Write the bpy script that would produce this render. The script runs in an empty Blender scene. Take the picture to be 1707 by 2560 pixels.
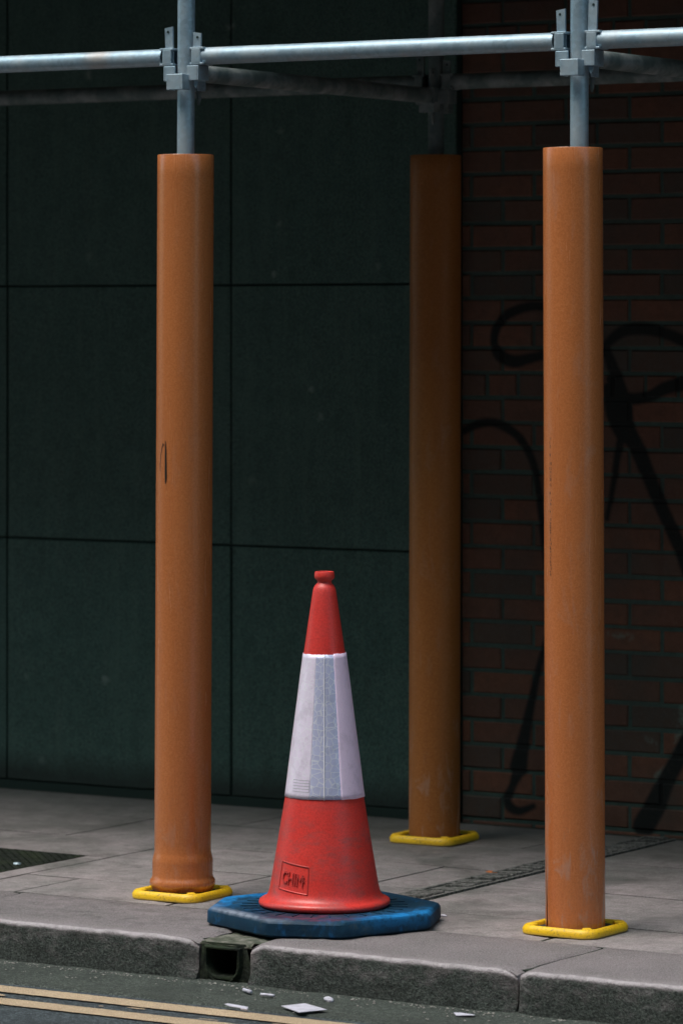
import bpy, bmesh, math, random
import numpy as np
from mathutils import Vector, Matrix
random.seed(7)
R = math.radians
scene = bpy.context.scene
C = scene.collection

# ------------------------------------------------------------------ camera
TH = R(32.1); CT, ST = math.cos(TH), math.sin(TH)
CAMZ = 1.6; F = 10000.0; HX, HY = 853.5, 800.0          # photograph pixels
cam_d = bpy.data.cameras.new('camera'); cam = bpy.data.objects.new('camera', cam_d); C.objects.link(cam)
cam.location = (0, 0, CAMZ); cam.rotation_euler = (R(90), 0, TH)
cam_d.sensor_fit = 'VERTICAL'; cam_d.sensor_height = 36.0; cam_d.lens = 36.0 * F / 2560
cam_d.shift_y = -480 / 2560
cam_d.clip_start = 0.1; cam_d.clip_end = 500
cam_d.dof.use_dof = True; cam_d.dof.focus_distance = 10.6; cam_d.dof.aperture_fstop = 4.0
scene.camera = cam

# ------------------------------------------------------------------ light
SUN_EL, SUN_AZ = R(66), R(-118)      # azimuth measured from +X, anticlockwise
world = bpy.data.worlds.new('World'); scene.world = world; world.use_nodes = True
wn = world.node_tree; wn.nodes.clear()
sky = wn.nodes.new('ShaderNodeTexSky'); sky.sky_type = 'NISHITA'; sky.sun_disc = False
sky.sun_elevation = SUN_EL; sky.sun_rotation = R(90) - SUN_AZ
sky.air_density = 1.0; sky.dust_density = 4.0; sky.ozone_density = 1.0
bg = wn.nodes.new('ShaderNodeBackground'); bg.inputs[1].default_value = 0.15
wo = wn.nodes.new('ShaderNodeOutputWorld')
tint = wn.nodes.new('ShaderNodeMix'); tint.data_type = 'RGBA'; tint.blend_type = 'MULTIPLY'; tint.inputs[0].default_value = 1.0
tint.inputs[7].default_value = (0.74, 1.0, 0.90, 1)        # white balance of a grey, cool overcast
wn.links.new(sky.outputs[0], tint.inputs[6]); wn.links.new(tint.outputs[2], bg.inputs[0]); wn.links.new(bg.outputs[0], wo.inputs[0])
sun_d = bpy.data.lights.new('sun', 'SUN'); sun_d.energy = 1.55; sun_d.angle = R(32); sun_d.color = (1.0, 0.80, 0.82)
sun = bpy.data.objects.new('sun', sun_d); C.objects.link(sun)
sv = Vector((math.cos(SUN_EL)*math.cos(SUN_AZ), math.cos(SUN_EL)*math.sin(SUN_AZ), math.sin(SUN_EL)))
sun.rotation_euler = sv.to_track_quat('Z', 'Y').to_euler(); sun.location = (-6, 2, 12)
vs = scene.view_settings
scene.display_settings.display_device = 'sRGB'
vs.view_transform = 'Standard'; vs.look = 'None'; vs.gamma = 1.0; vs.use_curve_mapping = False
vs.exposure = 0.55

# ------------------------------------------------------------------ pixel helpers (photograph pixel -> point on a plane of the place)
def on_ground(px, py, z=0.0):
    d = F * (CAMZ - z) / (py - HY); u = (px - HX) / F
    return Vector((d * (u * CT - ST), d * (CT + u * ST), z))
def on_wall(px, py, Y):
    u = (px - HX) / F; d = Y / (CT + u * ST)
    return Vector((d * (u * CT - ST), Y, CAMZ - (py - HY) * d / F))

# ------------------------------------------------------------------ materials
class NT:
    def __init__(s, name):
        s.m = bpy.data.materials.new(name); s.m.use_nodes = True
        s.t = s.m.node_tree; s.b = s.t.nodes['Principled BSDF']
    def n(s, typ, **k):
        nd = s.t.nodes.new(typ)
        for a, v in k.items(): setattr(nd, a, v)
        return nd
    def l(s, a, b): s.t.links.new(a, b)
    def coord(s, kind='Object', scale=(1, 1, 1), rot=(0, 0, 0)):
        if kind == 'World': o = s.n('ShaderNodeNewGeometry').outputs['Position']
        else: o = s.n('ShaderNodeTexCoord').outputs[kind]
        mp = s.n('ShaderNodeMapping'); mp.inputs['Scale'].default_value = scale; mp.inputs['Rotation'].default_value = rot
        s.l(o, mp.inputs[0]); return mp.outputs[0]
    def noise(s, co, scale, detail=4, rough=.55, dist=0):
        nd = s.n('ShaderNodeTexNoise'); s.l(co, nd.inputs['Vector'])
        nd.inputs['Scale'].default_value = scale; nd.inputs['Detail'].default_value = detail
        nd.inputs['Roughness'].default_value = rough; nd.inputs['Distortion'].default_value = dist
        return nd.outputs[0]
    def vor(s, co, scale, feat='F1', out='Distance'):
        nd = s.n('ShaderNodeTexVoronoi'); nd.feature = feat; s.l(co, nd.inputs['Vector']); nd.inputs['Scale'].default_value = scale
        return nd.outputs[out]
    def ramp(s, fac, stops):
        nd = s.n('ShaderNodeValToRGB'); cr = nd.color_ramp
        while len(cr.elements) > 1: cr.elements.remove(cr.elements[-1])
        for i, (p, c) in enumerate(stops):
            e = cr.elements[0] if i == 0 else cr.elements.new(p)
            e.position = p
            e.color = (c, c, c, 1) if isinstance(c, (int, float)) else (*c, 1)
        s.l(fac, nd.inputs[0]); return nd.outputs[0]
    def mix(s, fac, a, b, mode='MIX'):
        nd = s.n('ShaderNodeMix', data_type='RGBA', blend_type=mode)
        for sock, v in ((nd.inputs[0], fac), (nd.inputs[6], a), (nd.inputs[7], b)):
            if hasattr(v, 'is_output'): s.l(v, sock)
            elif isinstance(v, (int, float)) and sock is nd.inputs[0]: sock.default_value = v
            else: sock.default_value = (*v, 1) if not isinstance(v, (int, float)) else (v, v, v, 1)
        return nd.outputs[2]
    def math(s, op, a, b=0.0, clamp=False):
        nd = s.n('ShaderNodeMath', operation=op, use_clamp=clamp)
        for i, v in enumerate((a, b)):
            if hasattr(v, 'is_output'): s.l(v, nd.inputs[i])
            else: nd.inputs[i].default_value = v
        return nd.outputs[0]
    def bump(s, h, strength=.3, dist=.002):
        nd = s.n('ShaderNodeBump'); nd.inputs['Strength'].default_value = strength; nd.inputs['Distance'].default_value = dist
        s.l(h, nd.inputs['Height']); s.l(nd.outputs[0], s.b.inputs['Normal']); return nd
    def col(s, v):
        if hasattr(v, 'is_output'): s.l(v, s.b.inputs['Base Color'])
        else: s.b.inputs['Base Color'].default_value = (*v, 1)
    def set(s, **k):
        for a, v in k.items():
            sock = s.b.inputs[a.replace('_', ' ')]
            if hasattr(v, 'is_output'): s.l(v, sock)
            else: sock.default_value = v
    def sep(s, co):
        nd = s.n('ShaderNodeSeparateXYZ'); s.l(co, nd.inputs[0]); return nd.outputs
    def rnd(s): return s.n('ShaderNodeObjectInfo').outputs['Random']

def mat_orange(name, base, dark, scuff_amt, rg=(.19, .30), spec=.75):
    t = NT(name)
    o = t.coord('Object'); ns = t.coord('Object', (9, 9, .8))
    c = t.mix(t.ramp(t.noise(ns, 2, 3, .4), [(.3, 0), (.7, .7)]), base, dark)
    fine = t.noise(o, 190, 4, .85)
    c = t.mix(t.ramp(fine, [(.40, .38), (.52, 0)]), c, tuple(x*.55 for x in base))
    c = t.mix(t.ramp(fine, [(.52, 0), (.64, .20)]), c, (.62, .33, .17))
    # pale dusty scuffs, more of them low down
    z = t.sep(o)[2]
    low = t.ramp(z, [(.0, 1.0), (.5, .35), (1.0, .22)])
    sc = t.ramp(t.noise(t.coord('Object', (16, 16, 5)), 1.6, 8, .68, .6), [(.55, 0), (.68, 1)])
    sc = t.math('MULTIPLY', t.math('MULTIPLY', sc, low), scuff_amt)
    c = t.mix(sc, c, (.42, .30, .25))
    t.col(c)
    t.set(Roughness=t.ramp(t.noise(ns, 4, 4), [(.3, rg[0]), (.7, rg[1])]), Specular_IOR_Level=spec)
    t.bump(t.noise(t.coord('Object', (3, 3, .4)), 8, 3), .05, .003)
    return t.m
M = {}
M['orange_a'] = mat_orange('orange_plastic_left', (.54, .176, .055), (.47, .148, .045), .35)
M['orange_b'] = mat_orange('orange_plastic_right', (.57, .180, .056), (.49, .150, .044), .75)
M['orange_c'] = mat_orange('orange_plastic_back_shaded', (.36, .125, .026), (.30, .105, .022), .6, (.42, .55), .35)  # darker copy of the sleeve orange, shade under the deck put into the colour

def mat_galv(name, base=(.40, .53, .63), met=.55, rough=.45, spot=None):
    t = NT(name); o = t.coord('Object')
    v = t.vor(o, 90, out='Color'); g = t.sep(v)[0]
    c = t.mix(t.math('MULTIPLY', g, .45), base, tuple(x*.6 for x in base))
    n = t.noise(o, 14, 6, .6)
    c = t.mix(t.ramp(n, [(.45, 0), (.75, .55)]), c, (.52, .52, .52))
    rust = t.ramp(t.noise(t.coord('Object', (1, 1, 1)), 5.5, 7, .65), [(.66, 0), (.74, .6)])
    c = t.mix(rust, c, (.24, .13, .07))
    if spot is not None:
        dn = t.n('ShaderNodeVectorMath', operation='DISTANCE'); t.l(t.n('ShaderNodeNewGeometry').outputs['Position'], dn.inputs[0]); dn.inputs[1].default_value = spot
        fm = t.n('ShaderNodeMapRange'); fm.inputs['From Min'].default_value = .018; fm.inputs['From Max'].default_value = .062; fm.inputs['To Min'].default_value = .4; fm.inputs['To Max'].default_value = 0
        t.l(t.math('ADD', dn.outputs['Value'], t.math('MULTIPLY', t.math('SUBTRACT', t.noise(o, 40, 6, .7), .5), .05)), fm.inputs[0]); c = t.mix(fm.outputs[0], c, (.48, .30, .20))
    t.col(c); t.set(Metallic=met, Roughness=t.ramp(n, [(.3, rough-.08), (.7, rough+.16)]))
    t.bump(t.noise(o, 160, 4), .25, .001); return t.m
M['galv'] = mat_galv('galvanised_steel', spot=on_wall(238, 134, 9.145))
M['galv_shaded'] = mat_galv('galvanised_steel_shaded', (.13, .17, .17), .3, .7)  # darkened copy of the steel for rear tubes, deck shade painted in

t = NT('yellow_plastic'); o = t.coord('Object')
c = t.mix(t.ramp(t.noise(o, 22, 6, .65), [(.45, 0), (.75, .6)]), (.92, .57, .012), (.70, .38, .02))
c = t.mix(t.ramp(t.noise(o, 120, 4), [(.56, 0), (.68, .6)]), c, (.22, .16, .06))
c = t.mix(t.ramp(t.sep(o)[2], [(.002, .75), (.009, 0)]), c, (.16, .13, .07))
c = t.mix(t.ramp(t.noise(o, 9, 8, .75), [(.54, 0), (.68, .45)]), c, (.40, .26, .06))
t.col(c); t.set(Roughness=.5); t.bump(t.noise(o, 90, 4), .35, .002); M['yellow'] = t.m
t = NT('dark_rubber'); t.col((.03, .032, .03)); t.set(Roughness=.8); M['rubber'] = t.m

t = NT('red_plastic'); o = t.coord('Object')
c = t.mix(t.ramp(t.noise(o, 7, 6, .6), [(.35, 0), (.7, 1)]), (.80, .055, .042), (.68, .046, .040))
z = t.sep(o)[2]
dirt = t.ramp(t.noise(t.coord('Object', (1, 1, 2.2)), 11, 9, .75), [(.48, 0), (.66, .9)])
band = t.ramp(z, [(.0, .8), (.12, .55), (.2, .75), (.35, .15), (.9, .1)])
c = t.mix(t.math('MULTIPLY', dirt, band), c, (.20, .10, .10))
c = t.mix(t.math('MULTIPLY', t.ramp(t.noise(o, 200, 4, .85), [(.42, 1), (.54, 0)]), .35), c, (.34, .018, .016))
t.col(c); t.set(Roughness=t.ramp(t.noise(o, 18, 5), [(.3, .30), (.7, .50)]), Specular_IOR_Level=.6)
t.bump(t.noise(o, 240, 4), .2, .001); M['red'] = t.m

def mat_tape(name, base, cell, hexamt, rough, met):
    t = NT(name)
    uv = t.coord('UV', (1, 1, 1))
    e = t.vor(uv, cell, 'DISTANCE_TO_EDGE')
    line = t.ramp(e, [(.0, 1), (.07, 0)])
    blotch = t.vor(uv, cell, out='Color'); g = t.sep(blotch)[1]
    c = t.mix(t.math('MULTIPLY', g, hexamt*.5), base, tuple(x*.6 for x in base))
    c = t.mix(t.math('MULTIPLY', line, hexamt*1.6), c, (.92, .92, 1.0))
    c = t.mix(t.ramp(t.noise(t.coord('Object'), 24, 8, .7), [(.50, 0), (.75, .6)]), c, tuple(x*.62 for x in base))
    t.col(c); t.set(Roughness=rough, Metallic=met); t.bump(line, .25, .001)
    return t.m
M['tape_mid'] = mat_tape('reflective_sheet', (.64, .66, .92), 58, .5, .30, .25)
M['tape_left'] = mat_tape('reflective_sheet_sheen', (.90, .80, .98), 62, .35, .34, .10)  # paler sheet: glancing reflection on the left side put into its colour
M['tape_plain'] = mat_tape('reflective_sheet_plain', (.92, .74, .98), 60, .05, .42, .0)
t = NT('shaded_grimy_red_plastic'); t.col((.42, .032, .027)); t.set(Roughness=.6); M['red_shaded_dirty'] = t.m  # darker red holds the lettering's recess shadow as well as grime
t = NT('tape_seam'); t.col((.82, .80, .88)); t.set(Roughness=.4); M['seam'] = t.m
t = NT('grey_print'); t.col((.36, .36, .42)); t.set(Roughness=.6); M['print'] = t.m

# blue recycled base: dark navy, brighter blue where the top edge is scrubbed, red rubbings at the front
t = NT('blue_rubber'); o = t.coord('Object'); s3 = t.sep(o)
n1 = t.noise(t.coord('Object', (1, 1, 1)), 9, 8, .65)
c = t.mix(t.ramp(n1, [(.35, 0), (.7, 1)]), (.003, .020, .045), (.005, .038, .072))
c = t.mix(t.ramp(t.noise(t.coord('Object', (40, 3, 3), (0, 0, R(20))), 1.2, 6, .6), [(.55, 0), (.72, .55)]), c, (.012, .030, .055))
c = t.mix(t.ramp(t.noise(t.coord('Object', (3, 3, 1)), 6, 8, .7), [(.60, 0), (.72, .35)]), c, (.13, .16, .14))
wear = t.n('ShaderNodeAttribute'); wear.attribute_name = 'wear'
w3 = t.sep(wear.outputs['Vector'])
c = t.mix(t.ramp(t.noise(t.coord('Object', (2, 1, 1)), 12, 7, .75), [(.54, 0), (.66, .4)]), c, (.008, .12, .32))
c = t.mix(t.ramp(t.noise(o, 20, 7, .75), [(.54, 0), (.68, .5)]), c, (.055, .065, .045))
wn_ = t.ramp(t.noise(t.coord('Object', (1, 1, 1)), 22, 7, .75), [(.38, .10), (.55, 1)])
c = t.mix(t.math('MULTIPLY', w3[0], wn_), c, (.012, .20, .52))
c = t.mix(t.math('MULTIPLY', w3[2], t.ramp(t.noise(o, 50, 5), [(.35, .3), (.6, .85)])), c, (.30, .34, .42))
c = t.mix(t.math('MULTIPLY', w3[1], t.ramp(t.noise(o, 34, 5), [(.40, 0), (.62, .8)])), c, (.13, .025, .06))
t.col(c); t.set(Roughness=t.ramp(n1, [(.3, .50), (.7, .75)]), Specular_IOR_Level=.22); t.bump(t.noise(o, 60, 6, .7), .35, .003); M['blue'] = t.m

# paving
def mat_stone(name, a, b, spec, grime, scale=1.0, bumpd=.0025):
    t = NT(name); o = t.coord('World')
    r = t.rnd()
    n = t.noise(o, 5*scale, 8, .6); f = t.noise(o, 210*scale, 4, .75); m_ = t.noise(o, 60*scale, 5, .7)
    c = t.mix(t.ramp(n, [(.3, 0), (.72, 1)]), a, b)
    c = t.mix(t.math('MULTIPLY', t.math('SUBTRACT', r, .5), .28), c, tuple(x*.6 for x in a))
    c = t.mix(t.ramp(f, [(.50, 0), (.66, .75)]), c, spec)
    c = t.mix(t.ramp(f, [(.30, .75), (.44, 0)]), c, tuple(x*.30 for x in a))
    c = t.mix(t.ramp(m_, [(.52, 0), (.75, .6)]), c, tuple(x*.5 for x in a))
    c = t.mix(t.ramp(t.noise(o, 17, 9, .8, .4), [(.47, 0), (.66, .75)]), c, tuple(x*.40 for x in a))
    gum = t.ramp(t.vor(t.coord('World', (1, 1, 0)), 5.5), [(.055, 1), (.075, 0)])
    c = t.mix(t.math('MULTIPLY', gum, .6), c, (.05, .055, .05))
    wall_dark = t.n('ShaderNodeMapRange'); wall_dark.inputs['From Min'].default_value = 10.2; wall_dark.inputs['From Max'].default_value = 11.0; t.l(t.math('ADD', t.sep(o)[1], t.math('MULTIPLY', t.noise(o, 5, 6, .7), .5)), wall_dark.inputs[0])
    c = t.mix(t.math('MULTIPLY', wall_dark.outputs[0], .55), c, (.06, .07, .06))  # slab colour darkens towards the wall
    st = t.ramp(t.noise(o, 2.3*scale, 9, .68, .8), [(.48, 0), (.72, 1)])
    c = t.mix(t.math('MULTIPLY', st, grime), c, (.055, .06, .052))
    t.col(c); t.set(Roughness=t.ramp(n, [(.3, .62), (.7, .86)]))
    h = t.math('ADD', t.math('MULTIPLY', f, .5), m_)
    t.bump(h, .5, bumpd); return t
M['slab'] = mat_stone('concrete_paving', (.33, .282, .292), (.16, .162, .155), (.46, .42, .43), .85).m
def kerb_mat(name, front_dirt):
    t = NT(name); o = t.coord('World')
    n = t.noise(o, 5, 8, .6); f = t.noise(o, 230, 3, .7); m_ = t.noise(o, 55, 5, .7)
    c = t.mix(t.ramp(n, [(.3, 0), (.72, 1)]), (.33, .275, .295), (.22, .195, .20))
    c = t.mix(t.ramp(f, [(.50, 0), (.64, .8)]), c, (.42, .40, .40))
    c = t.mix(t.ramp(f, [(.32, .8), (.45, 0)]), c, (.07, .08, .07))
    # road dirt and algae carried on the upright face, with a bright highlight painted along the nose
    at = t.n('ShaderNodeAttribute'); at.attribute_name = 'grime'
    g = t.sep(at.outputs['Vector'])[0]
    gn = t.math('MULTIPLY', t.noise(t.coord('World', (1, 1, 2)), 16, 8, .72), 1.3)
    gf = t.ramp(t.math('ADD', g, t.math('SUBTRACT', gn, .65)), [(.30, 0), (.85, .96)])
    dirtc = t.mix(t.ramp(t.noise(o, 150, 5, .85), [(.44, 0), (.62, 1)]), (.006, .012, .009), (.100, .125, .108))
    c = t.mix(gf, c, dirtc)
    nz = t.sep(at.outputs['Vector'])[1]
    c = t.mix(t.math('MULTIPLY', nz, t.ramp(t.noise(o, 24, 6, .7), [(.30, .35), (.55, 1)])), c, (.60, .54, .57))
    t.col(c); t.set(Roughness=.8)
    t.bump(t.math('ADD', f, t.math('MULTIPLY', m_, 1.5)), 1.0, .008); return t.m
M['kerb'] = kerb_mat('granite_kerb', 1)
def mat_asphalt(name, a, chip, sc):
    t = NT(name); o = t.coord('World')
    v = t.vor(o, sc, out='Color'); e = t.vor(o, sc, 'DISTANCE_TO_EDGE'); g = t.sep(v)
    c = t.mix(t.ramp(g[0], [(.35, 0), (.95, 1)]), a, chip)
    c = t.mix(t.ramp(e, [(.0, 1), (.08, 0)]), c, tuple(x*.35 for x in a))
    c = t.mix(t.ramp(t.noise(o, 6, 6), [(.4, 0), (.7, .5)]), c, tuple(x*.6 for x in a))
    t.col(c); t.set(Roughness=t.ramp(t.noise(o, 9, 4), [(.3, .55), (.7, .85)]))
    t.bump(t.math('MULTIPLY', e, 2.0), .8, .004); return t
M['road'] = mat_asphalt('asphalt', (.030, .042, .050), (.13, .16, .18), 170).m
M['gutter'] = mat_asphalt('asphalt_gutter', (.040, .050, .042), (.13, .15, .13), 240).m
t = mat_asphalt('yellow_line_paint', (.62, .46, .30), (.72, .55, .38), 170)
tt = t; src = t.b.inputs['Base Color'].links[0].from_socket; o = t.coord('World')
t.col(t.mix(t.ramp(t.noise(o, 46, 8, .72), [(.63, 0), (.70, .9)]), src, (.06, .065, .065))); M['line'] = t.m

# walls
t = NT('dark_panel_paint'); o = t.coord('World')
c = t.mix(t.ramp(t.noise(o, 2.2, 7, .6), [(.3, 0), (.7, 1)]), (.040, .100, .088), (.062, .134, .118))
c = t.mix(t.ramp(t.noise(t.coord('World', (6, 6, 1)), 3.0, 6), [(.55, 0), (.8, .35)]), c, (.085, .105, .10))
c = t.mix(t.ramp(t.noise(o, 130, 4, .85), [(.46, 0), (.62, .55)]), c, (.13, .185, .165))
c = t.mix(t.ramp(t.noise(t.coord('World', (1.1, 1, .9)), 137, 4, .85), [(.38, .75), (.54, 0)]), c, (.006, .022, .018))
c = t.mix(t.ramp(t.noise(o, 13, 8, .75), [(.45, 0), (.75, .6)]), c, (.014, .048, .040))
c = t.mix(t.ramp(t.noise(t.coord('World', (14, 14, .9)), 1.6, 7, .7), [(.50, 0), (.72, .5)]), c, (.085, .15, .13))
c = t.mix(t.ramp(t.math('SUBTRACT', t.sep(o)[2], t.math('MULTIPLY', t.noise(o, 7, 6, .7), .10)), [(.0, .85), (.09, 0)]), c, (.012, .020, .018))   # panel colour darkens towards the foot
sp = t.ramp(t.vor(o, 3.1), [(.035, 1), (.075, 0)])
c = t.mix(t.math('MULTIPLY', sp, t.ramp(t.noise(o, 40, 5), [(.42, 0), (.55, .5)])), c, (.32, .36, .35))
wp = t.n('ShaderNodeNewGeometry').outputs['Position']
wob = t.math('MULTIPLY', t.math('SUBTRACT', t.noise(o, 45, 6, .7), .5), .045)
for (dx_, dy_, rr_, am) in ((243,1560,.020,.8),(640,515,.014,.6),(630,630,.012,.8),(715,893,.014,.7),(737,957,.018,.5),(645,300,.015,.45),(205,590,.022,.3),(580,1103,.020,.3),(727,630,.010,.4),(98,1745,.02,.3),(870,610,.014,.35)):
    q_ = on_wall(dx_/.9185, dy_/.9185, 11.0); dn = t.n('ShaderNodeVectorMath', operation='DISTANCE'); t.l(wp, dn.inputs[0]); dn.inputs[1].default_value = q_
    fm = t.n('ShaderNodeMapRange'); fm.inputs['From Min'].default_value = rr_*.4; fm.inputs['From Max'].default_value = rr_; fm.inputs['To Min'].default_value = am*.5; fm.inputs['To Max'].default_value = 0
    t.l(t.math('ADD', dn.outputs['Value'], wob), fm.inputs[0]); c = t.mix(fm.outputs[0], c, (.30, .36, .35))
t.col(c); t.set(Roughness=.75); t.bump(t.noise(o, 130, 5, .7), .4, .002); M['panel'] = t.m
t = NT('joint_black'); t.col((.012, .030, .026)); t.set(Roughness=.9); M['joint'] = t.m

# graffiti mask: strokes placed on the wall, rasterised here
WALL_Y = 11.03
GX0, GX1, GZ0, GZ1 = -6.6, -5.0, 0.0, 2.4
GW, GH = 640, 960
def z7(pts): return [(1100 + x/2.583, 700 + y/2.583, w/2.583) for x, y, w in pts]
def z8(pts): return [(1100 + x/2.583, 1400 + y/2.583, w/2.583) for x, y, w in pts]
strokes = [
 z7([(900,200,60),(670,170,60),(560,175,62),(440,220,66),(370,300,66),(350,400,60),(380,480,80),(470,525,85),(560,510,70),(680,480,60),(900,420,55)]),
 z7([(1060,480,50),(1080,410,60),(1180,330,75),(1300,315,80),(1420,335,75),(1568,395,75),(1750,520,80)]),
 z7([(1060,430,60),(1110,560,80),(1150,680,100),(1180,800,120),(1200,950,120),(1290,1130,110),(1390,1380,95),(1470,1560,95),(1568,1780,95),(1640,2000,95)]),
 z7([(1100,640,70),(1200,760,80),(1350,750,75),(1450,700,85),(1568,670,90),(1760,640,80)]),
 z7([(1090,700,90),(1110,860,100),(1180,1010,100)]),
 z7([(1190,930,70),(1150,1100,55),(1120,1300,45),(1075,1540,35)]),
 z7([(150,975,50),(230,935,60),(330,920,60),(430,955,60),(520,1030,60),(590,1160,55),(625,1300,55),(650,1500,50),(675,1750,45),(700,2000,40)]),
 z8([(700,450,20),(660,600,40),(620,760,50),(590,900,60),(560,1050,75),(535,1180,95),(505,1340,130)]),
 z8([(1640,1080,110),(1540,1270,110),(1450,1440,120),(1380,1600,150),(1310,1720,150)]),
 z8([(515,1330,110),(470,1450,60),(430,1560,70),(500,1620,60),(600,1590,40)]),
]
yy, xx = np.mgrid[0:GH, 0:GW]
wxx = GX0 + (xx+.5)/GW*(GX1-GX0); wzz = GZ0 + (yy+.5)/GH*(GZ1-GZ0)
def rast(strks):
    m_ = np.zeros((GH, GW))
    for st in strks:
        P = []
        for px, py, w in st:
            v = on_wall(px, py, WALL_Y); P.append((v.x, v.z, w*1.27e-3*.5))
        # smooth the polyline
        Q = []
        for i in range(len(P)-1):
            p0 = P[max(i-1, 0)]; p1 = P[i]; p2 = P[i+1]; p3 = P[min(i+2, len(P)-1)]
            for k in range(6):
                s = k/6
                Q.append(tuple(.5*((2*p1[j])+(-p0[j]+p2[j])*s+(2*p0[j]-5*p1[j]+4*p2[j]-p3[j])*s*s+(-p0[j]+3*p1[j]-3*p2[j]+p3[j])*s**3) for j in range(3)))
        Q.append(P[-1])
        for a, b in zip(Q[:-1], Q[1:]):
            dx, dz = b[0]-a[0], b[1]-a[1]; L2 = dx*dx+dz*dz+1e-12
            s = np.clip(((wxx-a[0])*dx+(wzz-a[1])*dz)/L2, 0, 1)
            dist = np.hypot(wxx-a[0]-s*dx, wzz-a[1]-s*dz); rad = a[2]+(b[2]-a[2])*s
            m_ = np.maximum(m_, np.clip((rad+.006-dist)/.012, 0, 1))
    return m_
black = rast(strokes)
pale = rast([z8([(1560,960,50),(1545,1120,60),(1500,1300,60),(1400,1400,50)]), z8([(1330,1150,30),(1390,1200,40)]), z8([(1090,480,30),(1230,500,40)])])
px = np.zeros((GH, GW, 4), dtype=np.float32); px[..., 0] = black; px[..., 1] = pale; px[..., 3] = 1
img = bpy.data.images.new('graffiti_mask', GW, GH, float_buffer=False); img.colorspace_settings.name = 'Non-Color'
img.pixels.foreach_set(px.ravel()); img.update(); img.pack()
def wall_mat(name, stops_a, stops_b, bumpd):
    t = NT(name); o = t.coord('World')
    r = t.rnd()
    c = t.mix(r, stops_a, stops_b)
    c = t.mix(t.ramp(t.math('FRACT', t.math('MULTIPLY', r, 7.31)), [(.55, 0), (.95, .75)]), c, (.050, .056, .050))
    c = t.mix(t.ramp(t.noise(o, 30, 7, .7), [(.40, 0), (.72, .65)]), c, tuple(x*.45 for x in stops_a))
    c = t.mix(t.ramp(t.noise(o, 4, 6, .6), [(.45, 0), (.72, .55)]), c, (.045, .050, .045))
    c = t.mix(t.ramp(t.noise(o, 200, 3, .7), [(.55, 0), (.75, .3)]), c, (.22, .17, .14))
    g = t.n('ShaderNodeNewGeometry'); s3 = t.sep(g.outputs['Position'])
    u = t.math('DIVIDE', t.math('SUBTRACT', s3[0], GX0), GX1-GX0); v = t.math('DIVIDE', t.math('SUBTRACT', s3[2], GZ0), GZ1-GZ0)
    cb = t.n('ShaderNodeCombineXYZ'); t.l(u, cb.inputs[0]); t.l(v, cb.inputs[1])
    im = t.n('ShaderNodeTexImage'); im.image = img; im.extension = 'CLIP'; t.l(cb.outputs[0], im.inputs[0])
    ms = t.sep(im.outputs[0])
    wearn = t.ramp(t.noise(o, 55, 6, .7), [(.25, .85), (.45, 1)])
    c = t.mix(t.math('MULTIPLY', ms[1], t.ramp(t.noise(o, 34, 6, .7), [(.42, 0), (.60, .6)])), c, (.16, .25, .22))
    c = t.mix(t.math('MULTIPLY', ms[0], wearn), c, (.004, .006, .006))
    t.col(c); t.set(Roughness=.85); t.bump(t.noise(o, 120, 6, .7), .5, bumpd); return t.m
M['brick'] = wall_mat('brick_clay', (.185, .074, .044), (.120, .056, .040), .003)
M['mortar'] = wall_mat('mortar', (.055, .100, .086), (.055, .100, .086), .004)
t = NT('timber'); o = t.coord('Object', (1, 14, 14)); t.col(t.mix(t.noise(o, 3, 6), (.10, .085, .065), (.18, .15, .11))); t.set(Roughness=.85); M['timber'] = t.m
t = NT('cast_iron'); o = t.coord('World')
c = t.mix(t.ramp(t.noise(o, 40, 7, .7), [(.4, 0), (.7, 1)]), (.008, .011, .009), (.035, .042, .034))
c = t.mix(t.ramp(t.noise(o, 11, 6, .7), [(.45, 0), (.65, .7)]), c, (.035, .048, .026))
t.col(c); t.set(Roughness=.9, Specular_IOR_Level=.15); t.bump(t.noise(o, 90, 6, .7), .9, .006); M['iron'] = t.m
t = NT('joint_dirt'); t.col((.018, .026, .018)); t.set(Roughness=.95); M['jdirt'] = t.m
t = NT('mossy_grit'); o = t.coord('World')
c = t.mix(t.ramp(t.noise(o, 30, 8, .7), [(.4, 0), (.65, 1)]), (.05, .06, .04), (.21, .20, .17)); t.col(c); t.set(Roughness=.95); t.bump(t.noise(o, 70, 6, .7), .8, .006); M['moss'] = t.m
t = NT('white_litter'); o = t.coord('Object'); t.col(t.mix(t.ramp(t.noise(o, 40, 6), [(.4, 0), (.7, .6)]), (.60, .58, .68), (.34, .34, .40))); t.set(Roughness=.6); M['litter'] = t.m
t = NT('orange_litter'); t.col((.50, .16, .05)); t.set(Roughness=.6); M['olitter'] = t.m
t = NT('pale_stone'); t.col(t.mix(t.rnd(), (.20, .19, .17), (.34, .32, .30))); t.set(Roughness=.9); M['pebble'] = t.m
t = NT('black_ink'); t.col((.008, .010, .008)); t.set(Roughness=.5); M['ink'] = t.m
t = NT('opposite_brick'); o = t.coord('World'); t.col(t.mix(t.noise(o, 2), (.20, .16, .14), (.13, .11, .10))); t.set(Roughness=.9); M['opp'] = t.m
t = NT('window_glass'); t.col((.02, .03, .035)); t.set(Roughness=.08); M['glass'] = t.m

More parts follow.
